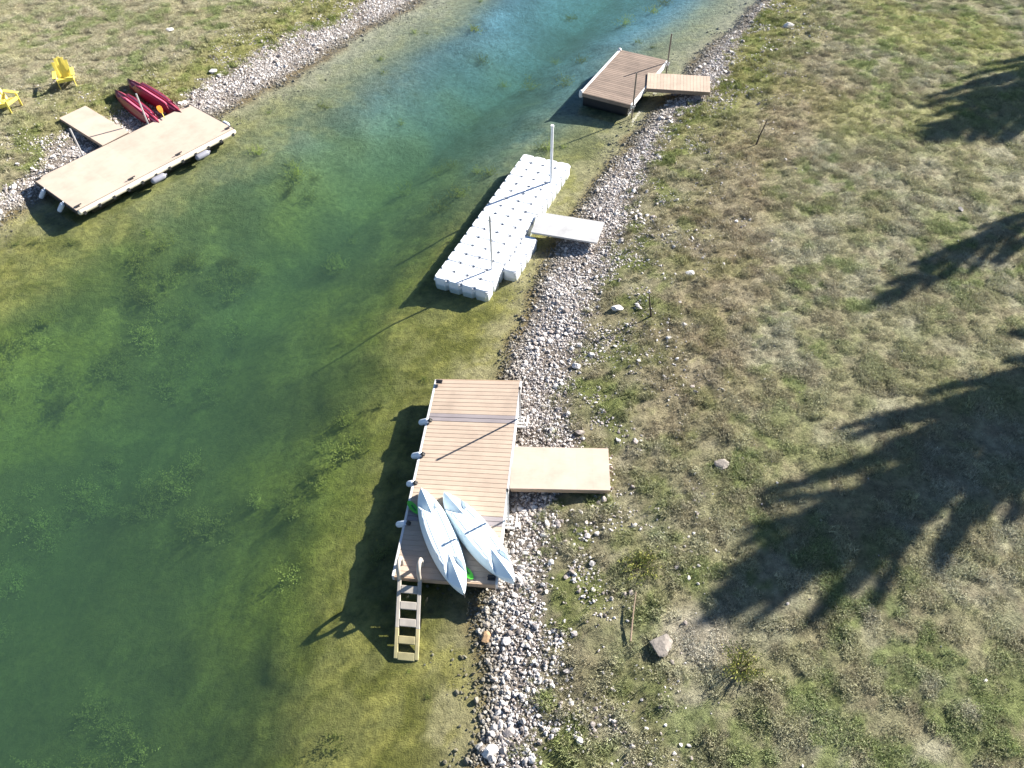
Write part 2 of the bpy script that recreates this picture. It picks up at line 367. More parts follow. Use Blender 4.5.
# ------------------------------------------------------------------ water: a closed body with clear surface and murky green volume
wm = bpy.data.materials.new('pond_water'); wm.use_nodes = True; nt = wm.node_tree; L = nt.links
for n_ in list(nt.nodes): nt.nodes.remove(n_)
out = N(nt, 'ShaderNodeOutputMaterial')
tr = N(nt, 'ShaderNodeBsdfTransparent'); gl = N(nt, 'ShaderNodeBsdfGlossy'); gl.inputs['Roughness'].default_value = .03
def water_fresnel(nt, normal):
    # Schlick's approximation from either side of the surface, so that sunlight reaches the bed
    L = nt.links; g_ = N(nt, 'ShaderNodeNewGeometry')
    dt = N(nt, 'ShaderNodeVectorMath', operation='DOT_PRODUCT'); L.new(normal, dt.inputs[0]); L.new(g_.outputs['Incoming'], dt.inputs[1])
    ab = N(nt, 'ShaderNodeMath', operation='ABSOLUTE'); L.new(dt.outputs['Value'], ab.inputs[0])
    om = N(nt, 'ShaderNodeMath', operation='SUBTRACT'); om.use_clamp = True; om.inputs[0].default_value = 1; L.new(ab.outputs[0], om.inputs[1])
    pw = N(nt, 'ShaderNodeMath', operation='POWER'); L.new(om.outputs[0], pw.inputs[0]); pw.inputs[1].default_value = 5
    ma = N(nt, 'ShaderNodeMath', operation='MULTIPLY_ADD'); L.new(pw.outputs[0], ma.inputs[0]); ma.inputs[1].default_value = .98; ma.inputs[2].default_value = .02
    return ma.outputs[0]
mx = N(nt, 'ShaderNodeMixShader')
gg = N(nt, 'ShaderNodeNewGeometry')
nz = N(nt, 'ShaderNodeTexNoise'); nz.inputs['Scale'].default_value = 3.5; nz.inputs['Detail'].default_value = 4
L.new(gg.outputs['Position'], nz.inputs['Vector'])
bp = N(nt, 'ShaderNodeBump'); bp.inputs['Strength'].default_value = .12; bp.inputs['Distance'].default_value = .03
L.new(nz.outputs['Fac'], bp.inputs['Height']); L.new(bp.outputs[0], gl.inputs['Normal'])
L.new(water_fresnel(nt, bp.outputs[0]), mx.inputs[0]); L.new(tr.outputs[0], mx.inputs[1]); L.new(gl.outputs[0], mx.inputs[2]); L.new(mx.outputs[0], out.inputs['Surface'])
va = N(nt, 'ShaderNodeVolumeAbsorption'); va.inputs['Color'].default_value = (.20, .52, .40, 1); va.inputs['Density'].default_value = .31
vs = N(nt, 'ShaderNodeVolumeScatter'); vs.inputs['Color'].default_value = (.40, .64, .44, 1); vs.inputs['Density'].default_value = .085
vadd = N(nt, 'ShaderNodeAddShader'); L.new(va.outputs[0], vadd.inputs[0]); L.new(vs.outputs[0], vadd.inputs[1]); L.new(vadd.outputs[0], out.inputs['Volume'])
w = MB(); w.box(-235, 235, -235, 235, -6, 0)
o = w.build('water', wm); tag(o, kind='structure', label='clear green pond water')

# ------------------------------------------------------------------ scattering of what nobody could count
def scatter(name, pts, rots, scl, protos, tint=None, pick=None):
    me = bpy.data.meshes.new(name); n = len(pts)
    me.vertices.add(n); me.vertices.foreach_set('co', np.asarray(pts, np.float32).ravel())
    def attr(nm, ty, dom, arr, key):
        a = me.attributes.new(nm, ty, dom); a.data.foreach_set(key, np.asarray(arr, np.float32 if ty != 'INT' else np.int32).ravel())
    attr('rotv', 'FLOAT_VECTOR', 'POINT', rots, 'vector'); attr('sclv', 'FLOAT_VECTOR', 'POINT', scl, 'vector')
    attr('pick', 'INT', 'POINT', pick if pick is not None else RNG.integers(0, len(protos), n), 'value')
    if tint is not None: attr('tint', 'FLOAT_COLOR', 'POINT', np.concatenate([tint, np.ones((n, 1))], 1), 'color')
    o = bpy.data.objects.new(name, me); C.objects.link(o)
    col = bpy.data.collections.new(name + '_source')
    for p in protos: col.objects.link(p)
    ng = bpy.data.node_groups.new(name, 'GeometryNodeTree')
    ng.interface.new_socket('Geometry', in_out='INPUT', socket_type='NodeSocketGeometry')
    ng.interface.new_socket('Geometry', in_out='OUTPUT', socket_type='NodeSocketGeometry')
    gi, go = ng.nodes.new('NodeGroupInput'), ng.nodes.new('NodeGroupOutput')
    ci = ng.nodes.new('GeometryNodeCollectionInfo'); ci.inputs['Collection'].default_value = col
    ci.inputs['Separate Children'].default_value = True; ci.inputs['Reset Children'].default_value = True
    ip = ng.nodes.new('GeometryNodeInstanceOnPoints'); ip.inputs['Pick Instance'].default_value = True
    def na(nm, ty):
        q = ng.nodes.new('GeometryNodeInputNamedAttribute'); q.data_type = ty; q.inputs['Name'].default_value = nm; return q.outputs['Attribute']
    er = ng.nodes.new('FunctionNodeEulerToRotation')
    l = ng.links
    l.new(gi.outputs[0], ip.inputs['Points']); l.new(ci.outputs[0], ip.inputs['Instance'])
    l.new(na('pick', 'INT'), ip.inputs['Instance Index']); l.new(na('rotv', 'FLOAT_VECTOR'), er.inputs[0]); l.new(er.outputs[0], ip.inputs['Rotation'])
    l.new(na('sclv', 'FLOAT_VECTOR'), ip.inputs['Scale']); l.new(ip.outputs[0], go.inputs[0])
    md = o.modifiers.new('scatter', 'NODES'); md.node_group = ng
    o['kind'] = 'stuff'
    return o
def proto(mb, name, mat, smooth=False):
    o = mb.build(name, mat, smooth=smooth); C.objects.unlink(o); return o

def rock_mesh(seed, sub=2, flat=.7):
    rg = np.random.default_rng(seed)
    bm = bmesh.new(); bmesh.ops.create_icosphere(bm, subdivisions=sub, radius=.5)
    planes = [(Vector(rg.normal(size=3)).normalized(), rg.uniform(.22, .40)) for _ in range(11)]
    for v in bm.verts:
        for nrm, d in planes:
            k = v.co.dot(nrm)
            if k > d: v.co -= nrm * (k - d) * .9
        v.co *= 1 + rg.normal() * .03
        v.co.z *= flat
        v.co.x *= 1.15
    mb = MB(); bm.verts.index_update()
    mb.add([v.co.copy() for v in bm.verts], [[v.index for v in f.verts] for f in bm.faces]); bm.free()
    return mb
rock_protos = [proto(rock_mesh(100 + i, 2 if i < 4 else 1, .55 + .08 * (i % 4)), 'pebble', M['rock']) for i in range(8)]

def sample(x0, x1, y0, y1, dens):
    n = int((x1 - x0) * (y1 - y0) * dens)
    return RNG.uniform(x0, x1, n), RNG.uniform(y0, y1, n)
def visible(x, y, mrg=3.0):
    # plan of the area the drone looks at, with a wide margin for other viewpoints
    lim = 10.6 + (y - 4.6) * .435 + mrg
    return (np.abs(x) < lim) & (y > 4.6 - mrg) & (y < 42 + mrg + 2)

# --- gravel
X, Y = [], []
x, y = sample(-25, 22, 2, 47, 1050)
ok = visible(x, y); x, y = x[ok], y[ok]
z, s, dr, rt = ground(x, y)
dens = (.35 + .65 * sstep(.36, .5, fbm(x, y, .6, 53, 3))) * sstep(-.55, .1, s) * sstep(.55, -.55, dr)
patch = sstep(.43, .62, fbm(x, y, .8, 51, 5))
tail = np.where(rt, .5, .35) * np.exp(-np.clip(dr, 0, 99) / 1.15) * patch * (dr > -.2)
tail2 = .005 * patch * np.exp(-np.clip(dr, 0, 99) / 5) * (dr > 0)
shal = .10 * (s < 0) * sstep(-1.8, -.2, s) * sstep(.5, .65, fbm(x, y, 1.0, 52))
p = np.clip(np.maximum.reduce([dens, tail, tail2, shal]), 0, 1)
ok = RNG.random(len(x)) < p
x, y, z, s, dr = x[ok], y[ok], z[ok], s[ok], dr[ok]
n = len(x)
sz = np.clip(np.exp(RNG.normal(np.log(np.where((y < 13) & (x > -8),   .048, .040)), .5, n)), .02, .19)
sc = sz[:, None] * RNG.uniform(.75, 1.3, (n, 3))
gravel = scatter('gravel', np.stack([x, y, z + sz * .12], 1), np.stack([RNG.normal(0, .35, n), RNG.normal(0, .35, n), RNG.uniform(0, 6.28, n)], 1), sc, rock_protos)
print('gravel', n)

# --- grass
def tuft(seed, nb, hgt, rad, wid, lean):
    rg = random.Random(seed); mb = MB()
    for k in range(nb):
        a = rg.uniform(0, 6.283); r = rad * math.sqrt(rg.random()); h = hgt * rg.uniform(.5, 1.2)
        bx, by = r * math.cos(a), r * math.sin(a); d = rg.uniform(0, 6.283); ln = lean * rg.uniform(.3, 1.3)
        dx, dy = math.cos(d), math.sin(d); w_ = wid * rg.uniform(.6, 1.3); px, py = -dy * w_, dx * w_
        mx_, my_ = bx + dx * ln * h * .35, by + dy * ln * h * .35
        tx, ty = bx + dx * ln * h, by + dy * ln * h
        mb.add([(bx - px, by - py, -.02), (bx + px, by + py, -.02), (mx_ + px * .8, my_ + py * .8, h * .6), (mx_ - px * .8, my_ - py * .8, h * .6), (tx, ty, h)],
               [(0, 1, 2, 3), (3, 2, 4)])
    return mb
grass_protos = [proto(tuft(i, 30, .046, .105, .0036, .9), 'tuft', M['grass']) for i in range(4)] + \
               [proto(tuft(20 + i, 30, .12, .10, .0055, .75), 'weedy_tuft', M['grass']) for i in range(3)]
x, y = sample(-29, 29, 1.5, 47, 240)
ok = visible(x, y); x, y = x[ok], y[ok]
z, s, dr, rt = ground(x, y)
clump = fbm(x, y, .34, 61, 3)
pl = sstep(.0, .9, dr) * (.34 + .66 * sstep(.38, .6, clump))
marg = 1 - sstep(1.0, 5.0, dr + (fbm(x, y, 1.2, 36) - .5) * 2.4)
pm = sstep(-.6, .4, dr) * (.12 + .6 * sstep(.40, .60, fbm(x, y, .5, 62, 4)))
p = pl * (1 - marg) + pm * marg
p = p * (s > .5)
for (ax, ay, bx, by, hw_) in ((0, 11.9, 2.5, 11.75, .68), (-15.4, 28.0, -17.6, 29.9, .65), (6.1, 31.5, 8.4, 31.1, .68)):
    ux, uy = bx - ax, by - ay; l_ = math.hypot(ux, uy); t_ = ((x - ax) * ux + (y - ay) * uy) / l_; q_ = np.abs((x - ax) * uy - (y - ay) * ux) / l_
    p = p * ~((t_ > -.1) & (t_ < l_ + .06) & (q_ < hw_))
ok = RNG.random(len(x)) < p
x, y, z, s, dr, marg, clump = [q[ok] for q in (x, y, z, s, dr, marg, clump)]
n = len(x)
tc_ = land_colour(x, y, s, dr) * np.array([.97, 1.0, 1.08]) * (1.5 + .2 * RNG.normal(size=(n, 1)) * .6)
dry = RNG.random(n) < .12
tc_[dry] = tc_[dry] * .45 + np.array([.46, .41, .28]) * .55
tall = RNG.random(n) < (.008 + .26 * marg)
pick = np.where(tall, 4 + RNG.integers(0, 3, n), RNG.integers(0, 4, n))
sc = (np.where(tall, .7, .85) * RNG.uniform(.65, 1.45, n) * (.55 + .8 * sstep(.38, .66, clump)))[:, None] * np.ones((1, 3))
sc[:, 2] *= RNG.uniform(.7, 1.2, n)
grass = scatter('grass', np.stack([x, y, z], 1), np.stack([RNG.normal(0, .15, n), RNG.normal(0, .15, n), RNG.uniform(0, 6.28, n)], 1), sc, grass_protos, np.clip(tc_, .01, .6), pick)
tag(grass, label='patchy dry and green grass over both banks')
tag(gravel, label='pale rubble stones along both waterlines')
print('grass', n)

# --- pond weed
def frond(seed, nb, hgt):
    rg = random.Random(seed); mb = MB()
    for k in range(nb):
        a = rg.uniform(0, 6.283); el = rg.uniform(.15, 1.2); d = Vector((math.cos(a) * math.cos(el), math.sin(a) * math.cos(el), math.sin(el)))
        sd = d.orthogonal().normalized(); ln = hgt * rg.uniform(.3, 1.1); p0 = Vector((rg.gauss(0, .16), rg.gauss(0, .16), 0))
        for q in range(8):
            c_ = p0 + d * ln * (q + 1) / 8 + Vector((rg.gauss(0, .025), rg.gauss(0, .025), 0)); w_ = .026 * (1 - .5 * q / 8)
            for h in (0, 1.57):
                sp = (sd * math.cos(q * 1.4 + h) + d.cross(sd) * math.sin(q * 1.4 + h))
                mb.add([c_ - sp * w_, c_ - d * .012, c_ + sp * w_, c_ + d * .016], [(0, 1, 2, 3)])
    return mb
weed_protos = [proto(frond(i, 34, .42), 'frond', M['weed']) for i in range(4)]
x, y = sample(-24, 9, 3, 42, 7.0)
ok = visible(x, y); x, y = x[ok], y[ok]
z, s, dr, rt = ground(x, y)
p = .6 * sstep(.52, .68, fbm(x, y, 2.0, 71, 5)) * sstep(-3.6, -5.5, s) * (1 - .93 * sstep(22, 30, y)) + .10 * sstep(.5, .62, fbm(x, y, 1.0, 72, 3)) * sstep(-1.2, -2.0, s) * sstep(-4.5, -2.5, s)
ok = RNG.random(len(x)) < p
x, y, z, s = x[ok], y[ok], z[ok], s[ok]; n = len(x)
sc = (RNG.uniform(.5, 1.35, n) * np.clip(-s / 4.5, .22, 1.0))[:, None] * np.ones((1, 3))
tt = np.array([.27, .31, .08]) * RNG.uniform(.6, 1.35, (n, 1))
weed = scatter('pond_weed', np.stack([x, y, z], 1), np.stack([RNG.normal(0, .2, n), RNG.normal(0, .2, n), RNG.uniform(0, 6.28, n)], 1), sc, weed_protos, tt)
tag(weed, label='feathery green water weed under the surface')
print('weed', n)

# ------------------------------------------------------------------ stones one can point to
big = [rock_mesh(200 + i, 3, .6 + .1 * (i % 3)).build('shore_stone', M['rock']) for i in range(6)]
meshes = [o.data for o in big]
for o in big: bpy.data.objects.remove(o)
def stone(x, y, size, label, mat=None, group=None, name='stone', seed=0, rz=0, sink=.2):
    o = bpy.data.objects.new(name, meshes[seed % 6]); C.objects.link(o)
    if mat:
        o.data = meshes[seed % 6].copy(); o.data.materials.clear(); o.data.materials.append(mat)
    o.location = (x, y, gz(x, y) + size * (.3 - sink)); o.scale = (size, size * .85, size * .8); o.rotation_euler = (0, 0, rz)
    return tag(o, label, 'stone', group)
stone(3.13, 7.06, .62, 'brownish grey boulder alone in the weeds at the foot of the tree shadow', M['rock_brown'], name='boulder', seed=1, rz=.6)
stone(-.62, 5.1, .34, 'bright white stone at the water edge, lowest on the right bank', M['rock_white'], seed=2, rz=.2)
stone(5.35, 11.75, .42, 'flat round grey stone set level in the lawn right of the tan gangway', M['rock_brown'], seed=0, sink=.16)
stone(5.72, 19.19, .30, 'white flat stone lying in brown weeds uphill of the dark sapling', M['rock_white'], seed=3)
stone(4.67, 16.41, .22, 'small white stone in the grass just below the dark sapling', M['rock_white'], seed=4)
stone(3.3, 17.85, .36, 'long pale stone in the weeds on the water side of the dark sapling', M['rock_white'], seed=5, rz=.1)
stone(-15.48, 36.89, .40, 'white stone on the far lawn above the red kayaks', M['rock_white'], seed=0)
stone(-12.77, 33.4, .42, 'white stone on the upper edge of the left rubble strip', M['rock_white'], seed=1)
stone(13.2, 36.6, .5, 'pale flat stone in the grass beyond the brown dock', M['rock_white'], seed=2)
stone(-.72, 7.55, .3, 'tan stone half under water below the end of the near dock', M['rock_tan'], seed=3, rz=1)
cand = []
x, y = sample(-24, 16, 4, 44, 6)
z, s, dr, rt = ground(x, y)
ok = visible(x, y, 0) & (s > .05) & (dr < .35)
x, y, rt = x[ok], y[ok], rt[ok]
for k in range(min(150, len(x))):
    o = bpy.data.objects.new('stone', meshes[k % 6]); C.objects.link(o)
    sz = random.uniform(.15, .27)
    o.location = (x[k], y[k], gz(x[k], y[k]) + sz * .12); o.scale = (sz, sz * random.uniform(.7, 1), sz * random.uniform(.6, .9)); o.rotation_euler = (random.uniform(-.3, .3), random.uniform(-.3, .3), random.uniform(0, 6.28))
    if rt[k]: tag(o, 'one of the larger pale rubble stones in the strip along the right bank', 'stone', 'larger stones of the right bank')
    else: tag(o, 'one of the larger pale rubble stones in the strip along the left bank', 'stone', 'larger stones of the left bank')

# ------------------------------------------------------------------ dock helpers (local: x across, y along, z up from water)
def boards(mb, x0, x1, y0, y1, z, wid, gap, th=.03, skip=()):
    n = max(1, round((y1 - y0) / wid)); st = (y1 - y0) / n
    for i in range(n):
        if i in skip: continue
        mb.box(x0, x1, y0 + i * st + gap / 2, y0 + (i + 1) * st - gap / 2, z - th, z)
    return n, st
def capsule(mb, p0, p1, r, mi=0, n=12):
    p0, p1 = Vector(p0), Vector(p1); d = (p1 - p0).normalized()
    pts, rs = [], []
    for k in range(6):
        a = math.pi / 2 * k / 5; pts.append(p0 - d * r * math.cos(a)); rs.append(max(.004, r * math.sin(a)))
    for k in range(6):
        a = math.pi / 2 * (1 - k / 5); pts.append(p1 + d * r * math.cos(a)); rs.append(max(.004, r * math.sin(a)))
    return mb.tube(pts, rs, n, mi)

# ---- near dock -----------------------------------------------------
A = R(-6.57); D0 = (-1.32, 11.87, 0); W2, L2, T = 1.22, 3.12, .45
near = thing('floating_dock', 'tan board floating dock with two kayaks on it and a ladder at its end', 'dock', D0, A)
n_b, st = round(2 * L2 / .139), 2 * L2 / round(2 * L2 / .139)
# world y 13.75 and 10.35 are the grey hinge boards
g1 = int((13.58 - 11.87 + L2) / st); g2 = int((10.33 - 11.87 + L2) / st)
grey = {g1, g1 + 1, g2, g2 + 1}
mb = MB(); boards(mb, -W2 + .03, W2 - .03, -L2 + .01, L2 - .01, T, st, .009, skip=grey); 
for i in range(n_b):
    if i not in grey: mb.box(-W2 + .035, W2 - .035, -L2 + i * st, -L2 + (i + 1) * st, T - .045, T - .007)
near_parts = [mb.build('deck', M['deck'], near, bevel=.003, seg=1)]
for q in (g1, g2):
    mb = MB()
    for i in (q, q + 1): mb.box(-W2 + .03, W2 - .03, -L2 + i * st + .006, -L2 + (i + 1) * st - .006, T - .03, T + .001)
    near_parts.append(mb.build('hinge_board', M['deck_grey'], near, bevel=.004, seg=1)); tag(near_parts[-1], 'pair of grey boards across the tan deck')
mb = MB()
for sx in (-1, 1): mb.box(sx * W2 - .03, sx * W2 + .03, -L2, L2, T - .2, T + .004)
near_parts.append(mb.build('side_trim', M['white_trim'], near, bevel=.01))
for y0, y1 in ((-L2 - .02, -L2 + .008), (L2 - .008, L2 + .02)):
    mb = MB(); mb.box(-W2 + .03, W2 - .03, y0, y1, T - .16, T - .004); near_parts.append(mb.build('end_fascia', M['tan_side'], near))
for o in near_parts:                       # the floating sections sit a little twisted on the water
    for v in o.data.vertices: v.co.z += .085 * (v.co.y + L2) / (2 * L2) * v.co.x / W2
for yy in (-2.35, -.8, .75, 2.3):
    mb = MB(); mb.box(-1.1, 1.1, yy - .6, yy + .6, -.12, T - .17); mb.build('float', M['black_float'], near, bevel=.06)
for sx, sy in ((-1, 1), (1, -1)):
    mb = MB(); mb.box(sx * (W2 - .13) - .09, sx * (W2 - .13) + .09, sy * (L2 - .16) - .07, sy * (L2 - .16) + .07, T + .002, T + .03)
    mb.tube([(sx * (W2 - .13) - .1, sy * (L2 - .16), T + .06), (sx * (W2 - .13) + .1, sy * (L2 - .16), T + .06)], .018, 8)
    mb.build('cleat', M['dark_metal'], near, bevel=.006)
def dock_pole(parent, x, y, z0, z1, r, mat, capmat=None, top=.0):
    mb = MB(); mb.tube([(x, y, z0), (x + top, y, z1)], r, 12); p = mb.build('pole', mat, parent, smooth=False, angle=40)
    if capmat:
        mb = MB(); mb.tube([(x + top, y, z1 - .03), (x + top, y, z1 + .03)], r * 1.25, 12); mb.build('cap', capmat, p, angle=40)
    return p
def bracket(parent, x, y, mat, sgn=1):
    mb = MB()
    for dz in (T - .16, T - .03):
        mb.box(x - .10, x + .10, y - .12, y - .09, dz - .02, dz + .02); mb.box(x - .10, x + .10, y + .09, y + .12, dz - .02, dz + .02)
        mb.box(x + sgn * .10 - .015, x + sgn * .10 + .015, y - .12, y + .12, dz - .02, dz + .02)
    mb.build('pole_bracket', mat, parent)
for yy, xx in ((1.80, W2 + .10), (-1.36, W2 + .10)):
    dock_pole(near, xx, yy, -.35, T + 1.3, .026, M['galv'], M['dark_metal'])
    bracket(near, xx, yy, M['white_trim'])
    mb = MB(); mb.box(W2 + .04, W2 + .32, yy - .2, yy - .16, T - .12, T - .06); mb.box(W2 + .28, W2 + .32, yy - .2, yy + .22, T - .12, T - .06)
    mb.build('anchor_arm', M['white_trim'], near)
# ladder
lad_root = MB()
top = Vector((-.82, -L2 - .04, T - .02)); bot = Vector((-.66, -L2 - 1.71, -.14)); hw = .24
dl = (bot - top)
def lad(t, dx=0): return top + dl * t + Vector((dx, 0, 0))
mb = MB()
nrm = Vector((0, dl.z, -dl.y)).normalized()
if nrm.z < 0: nrm = -nrm
def slab(mb, t0, t1, x0, x1, th):
    a_, b_ = top + dl * t0, top + dl * t1
    vs = []
    for k in (-th, 0):
        for p_ in (a_, b_):
            for xx in (x0, x1): vs.append((p_.x + xx, p_.y + nrm.y * k, p_.z + nrm.z * k))
    mb.add(vs, [(0, 1, 3, 2), (4, 6, 7, 5), (0, 4, 5, 1), (2, 3, 7, 6), (0, 2, 6, 4), (1, 5, 7, 3)])
mb.v = []; mb.f = []; mb.m = []
slab(mb, 0, 1, -.05, .05, .07)
lm = mb
ladder = thing('ladder', None, None, (0, 0, 0)); ladder.parent = near
tag(ladder, 'grey plastic swim ladder slanting down into the water')
for sx in (-1, 1):
    mb = MB(); slab(mb, 0, .62, sx * hw - .045, sx * hw + .045, .08); mb.build('side_rail', M['ladder'], ladder, bevel=.012)
    mb = MB(); slab(mb, .62, 1.0, sx * hw - .045, sx * hw + .045, .08); tag(mb.build('side_rail', M['ladder_wet'], ladder, bevel=.012), 'lower rail stained by algae')
for i, t_ in enumerate((.13, .335, .55, .765, .965)):
    mb = MB(); slab(mb, t_ - .05, t_ + .05, -hw + .047, hw - .047, .07)
    mb.build('step', M['ladder'] if i < 3 else M['ladder_wet'], ladder, bevel=.012)
for sx in (-1, 1):
    x_ = top.x + sx * hw
    mb = MB(); mb.tube([(x_, -L2 - .03, T - .1), (x_, -L2 - .02, T + .22), (x_, -L2 + .04, T + .36), (x_, -L2 + .17, T + .42), (x_, -L2 + .30, T + .35), (x_, -L2 + .34, T + .2), (x_, -L2 + .34, T + .005)], [.05] * 7, 10)
    mb.build('handrail', M['ladder'], ladder, angle=50)
# fenders along its water side
def fender(loc, rot, ln, r, mat, label, group, ropemat, rope_to):
    f = thing('boat_fender', label, 'fender', loc, 0, group, rot)
    mb = MB(); capsule(mb, (0, 0, -ln / 2 + r), (0, 0, ln / 2 - r), r); mb.tube([(0, 0, ln / 2 - .01), (0, 0, ln / 2 + .05)], r * .35, 10); mb.build('body', mat, f, angle=50)
    mb = MB(); mb.tube([(0, 0, ln / 2 + .03), (rope_to[0] * .5, rope_to[1] * .5, ln / 2 + .05 + rope_to[2] * .5), (rope_to[0], rope_to[1], ln / 2 + rope_to[2])], .012, 6); mb.build('rope', ropemat, f)
    return f
Mn = Matrix.Translation(D0) @ Matrix.Rotation(A, 4, 'Z')
for i, (yy, lab) in enumerate(((1.62, 'pale fender at the far grey boards of the near dock'), (.48, 'pale fender on the near dock, second from its far end'), (-.42, 'short pale fender on the near dock just above the kayak tips'), (-1.62, 'pale fender on the near dock beside the green paddle blade'))):
    p_ = Mn @ Vector((-W2 - .08, yy - .02, T - .13))
    f_ = fender(p_, (R(12), R(52), A), .40 if i != 2 else .28, .085, M['fender'], lab, 'fenders along the near dock', M['rope'], (0.0, .02, .10))
    mb = MB(); mb.box(-.05, .05, -.05, .05, .20 if i != 2 else .14, .29 if i != 2 else .23); mb.build('rope_holder', M['rope'], f_, bevel=.02)

# ---- kayaks ---------------------------------------------------------
def hull(Ln, W, H, ridges=.010, nl=110, nw=30, keelV=True):
    def half(t):
        u = abs(2 * t - 1)
        return W / 2 * max(0.0, (1 - u ** 2.25)) ** .78
    mb = MB(); rows = []
    def top(x, t):
        w_ = half(t) + 1e-4; ax = abs(x); u = abs(2 * t - 1)
        rocker = H * (1 - .38 * u ** 2.6)
        # a centre keel near each end, falling away on both sides
        V = .015 + .8 * float(sstep(.36, .56, np.array(u)))
        zk = rocker - V * ax
        # flat outer panels, ending in a slant towards the tips
        dist = (1 - u) * Ln * .5; db = .19 * Ln + .115 * Ln * (1 - ax / w_)
        lobe = rocker - .012 - max(0, db - dist) * 1.0
        z = max(zk, lobe, .06)
        z = min(z, .10 + (w_ - ax) * 2.4)
        if ridges and ax < w_ * .75: z += ridges * (math.cos(ax / W * 2 * math.pi * 4.5) > .55) * (1 - float(sstep(.5, .8, np.array(u))))
        return max(z, .05)
    for i in range(nl + 1):
        t = i / nl; w_ = max(half(t), .006); row = []
        row.append((-w_ * .97, (t - .5) * Ln, 0.0)); row.append((-w_, (t - .5) * Ln, .05))
        for j in range(nw + 1):
            f = -1 + 2 * j / nw; f = math.copysign(abs(f) ** .9, f); x_ = f * w_ * .985
            row.append((x_, (t - .5) * Ln, top(x_, t)))
        row.append((w_, (t - .5) * Ln, .05)); row.append((w_ * .97, (t - .5) * Ln, 0.0))
        rows.append(row)
    k = len(rows[0]); v = [p for r_ in rows for p in r_]
    f = [(i * k + j, i * k + j + 1, (i + 1) * k + j + 1, (i + 1) * k + j) for i in range(nl) for j in range(k - 1)]
    f = [q[::-1] for q in f]
    f += [(i * k, (i + 1) * k, (i + 1) * k + k - 1, i * k + k - 1)[::-1] for i in range(nl)]
    mb.add(v, f)
    return mb, top, half
def kayak(p_far, p_near, z, W, H, label, group):
    a, b_ = Vector(p_far), Vector(p_near); d = b_ - a; Ln = d.length; c_ = (a + b_) / 2
    # local +y runs towards the near tip
    rz = math.atan2(d.y, d.x) - math.pi / 2
    k = thing('kayak', label, 'kayak', (c_.x, c_.y, z), rz, group)
    mb, top_, half_ = hull(Ln, W, H); mb.build('hull', M['kayak'], k, angle=22)
    mb = MB(); mb.tube([(0, Ln / 2 - .02, .1), (0, Ln / 2 + .05, .08), (0, Ln / 2 + .06, .0)], .012, 6); mb.build('carry_loop', M['rope'], k)
    return k
kayak((-2.36, 11.24), (-1.21, 8.37), .485, .76, .34, 'pale blue upturned kayak lying nearest the ladder on the near dock', 'upturned pale kayaks on the near dock')
kayak((-1.78, 11.10), (-.05, 8.62), .475, .78, .34, 'pale blue upturned kayak jutting over the shore side of the near dock', 'upturned pale kayaks on the near dock')

# ---- paddle under the first kayak ------------------------------------
a, b_ = Vector((-2.66, 10.93, 0)), Vector((-1.02, 8.78, 0)); d = b_ - a; Ln = d.length
pad = thing('paddle', 'double paddle with lime green blades lying under the upturned kayak', 'paddle', (*((a + b_) / 2).xy, .467), math.atan2(d.y, d.x) - math.pi / 2)
mb = MB(); mb.tube([(0, -Ln / 2 + .4, 0), (0, Ln / 2 - .4, 0)], .015, 8); mb.build('shaft', M['dark_metal'], pad)
for sy in (-1, 1):
    mb = MB(); pts = []
    prof = [(0, .02), (.06, .05), (.16, .082), (.28, .088), (.38, .075), (.45, .045), (.475, .012)]
    o_ = Ln / 2 - .46
    ring = [(w_, q) for q, w_ in prof] + [(-w_, q) for q, w_ in prof[::-1]]
    v = [(x_, sy * (o_ + q), zz - .012 * abs(x_) * 8 + .018) for zz in (0, .012) for x_, q in ring]; k = len(ring)
    mb.add(v, [tuple(range(k)), tuple(range(2 * k - 1, k - 1, -1))] + [(j, (j + 1) % k, k + (j + 1) % k, k + j) for j in range(k)])
    bl = mb.build('blade', M['green'], pad)
    mb = MB(); mb.box(-.02, .02, sy * (o_ + .22) - .10, sy * (o_ + .22) + .10, .031, .036); mb.build('blade_rib', M['blade_print'], bl)

# ---- gangways --------------------------------------------------------
def gangway(corners, z0, z1, mat, sidemat, label, th=.14, board=.14, gap=.004, across=True, legs=False):
    # corners: dock-end pair first; long axis is local +x from the dock to the shore
    p = [Vector(q) for q in corners]
    a, b_ = (p[0] + p[3]) / 2, (p[1] + p[2]) / 2; d = b_ - a; Ln = d.length; W = ((p[0] - p[3]).length + (p[1] - p[2]).length) / 2
    pitch = -math.atan2(z1 - z0, Ln)
    g_ = thing('gangway', label, 'gangway', (a.x, a.y, z0), 0, 'gangways from the docks to the banks', (0, pitch, math.atan2(d.y, d.x)))
    mb = MB(); n_ = max(1, round(Ln / board)); st_ = Ln / n_
    for i in range(n_): mb.box(i * st_ + gap / 2, (i + 1) * st_ - gap / 2, -W / 2, W / 2, -.03, 0)
    mb.build('deck', mat, g_, bevel=.004 if gap > .003 else 0, seg=1)
    mb = MB(); mb.box(.02, Ln - .01, -W / 2 + .004, -W / 2 + .05, -th, -.033); mb.box(.02, Ln - .01, W / 2 - .05, W / 2 - .004, -th, -.033)
    mb.box(Ln - .06, Ln - .008, -W / 2 + .052, W / 2 - .052, -th, -.033); mb.box(.02, .07, -W / 2 + .052, W / 2 - .052, -th, -.033)
    mb.build('frame', sidemat, g_)
    return g_
gangway([(-.02, 12.55), (2.52, 12.42), (2.39, 11.11), (-.14, 11.26)], .50, .52, M['deck_pale'], M['tan_side'], 'pale tan gangway from the kayak dock onto the rubble of the right bank', .16, .42, .0006)

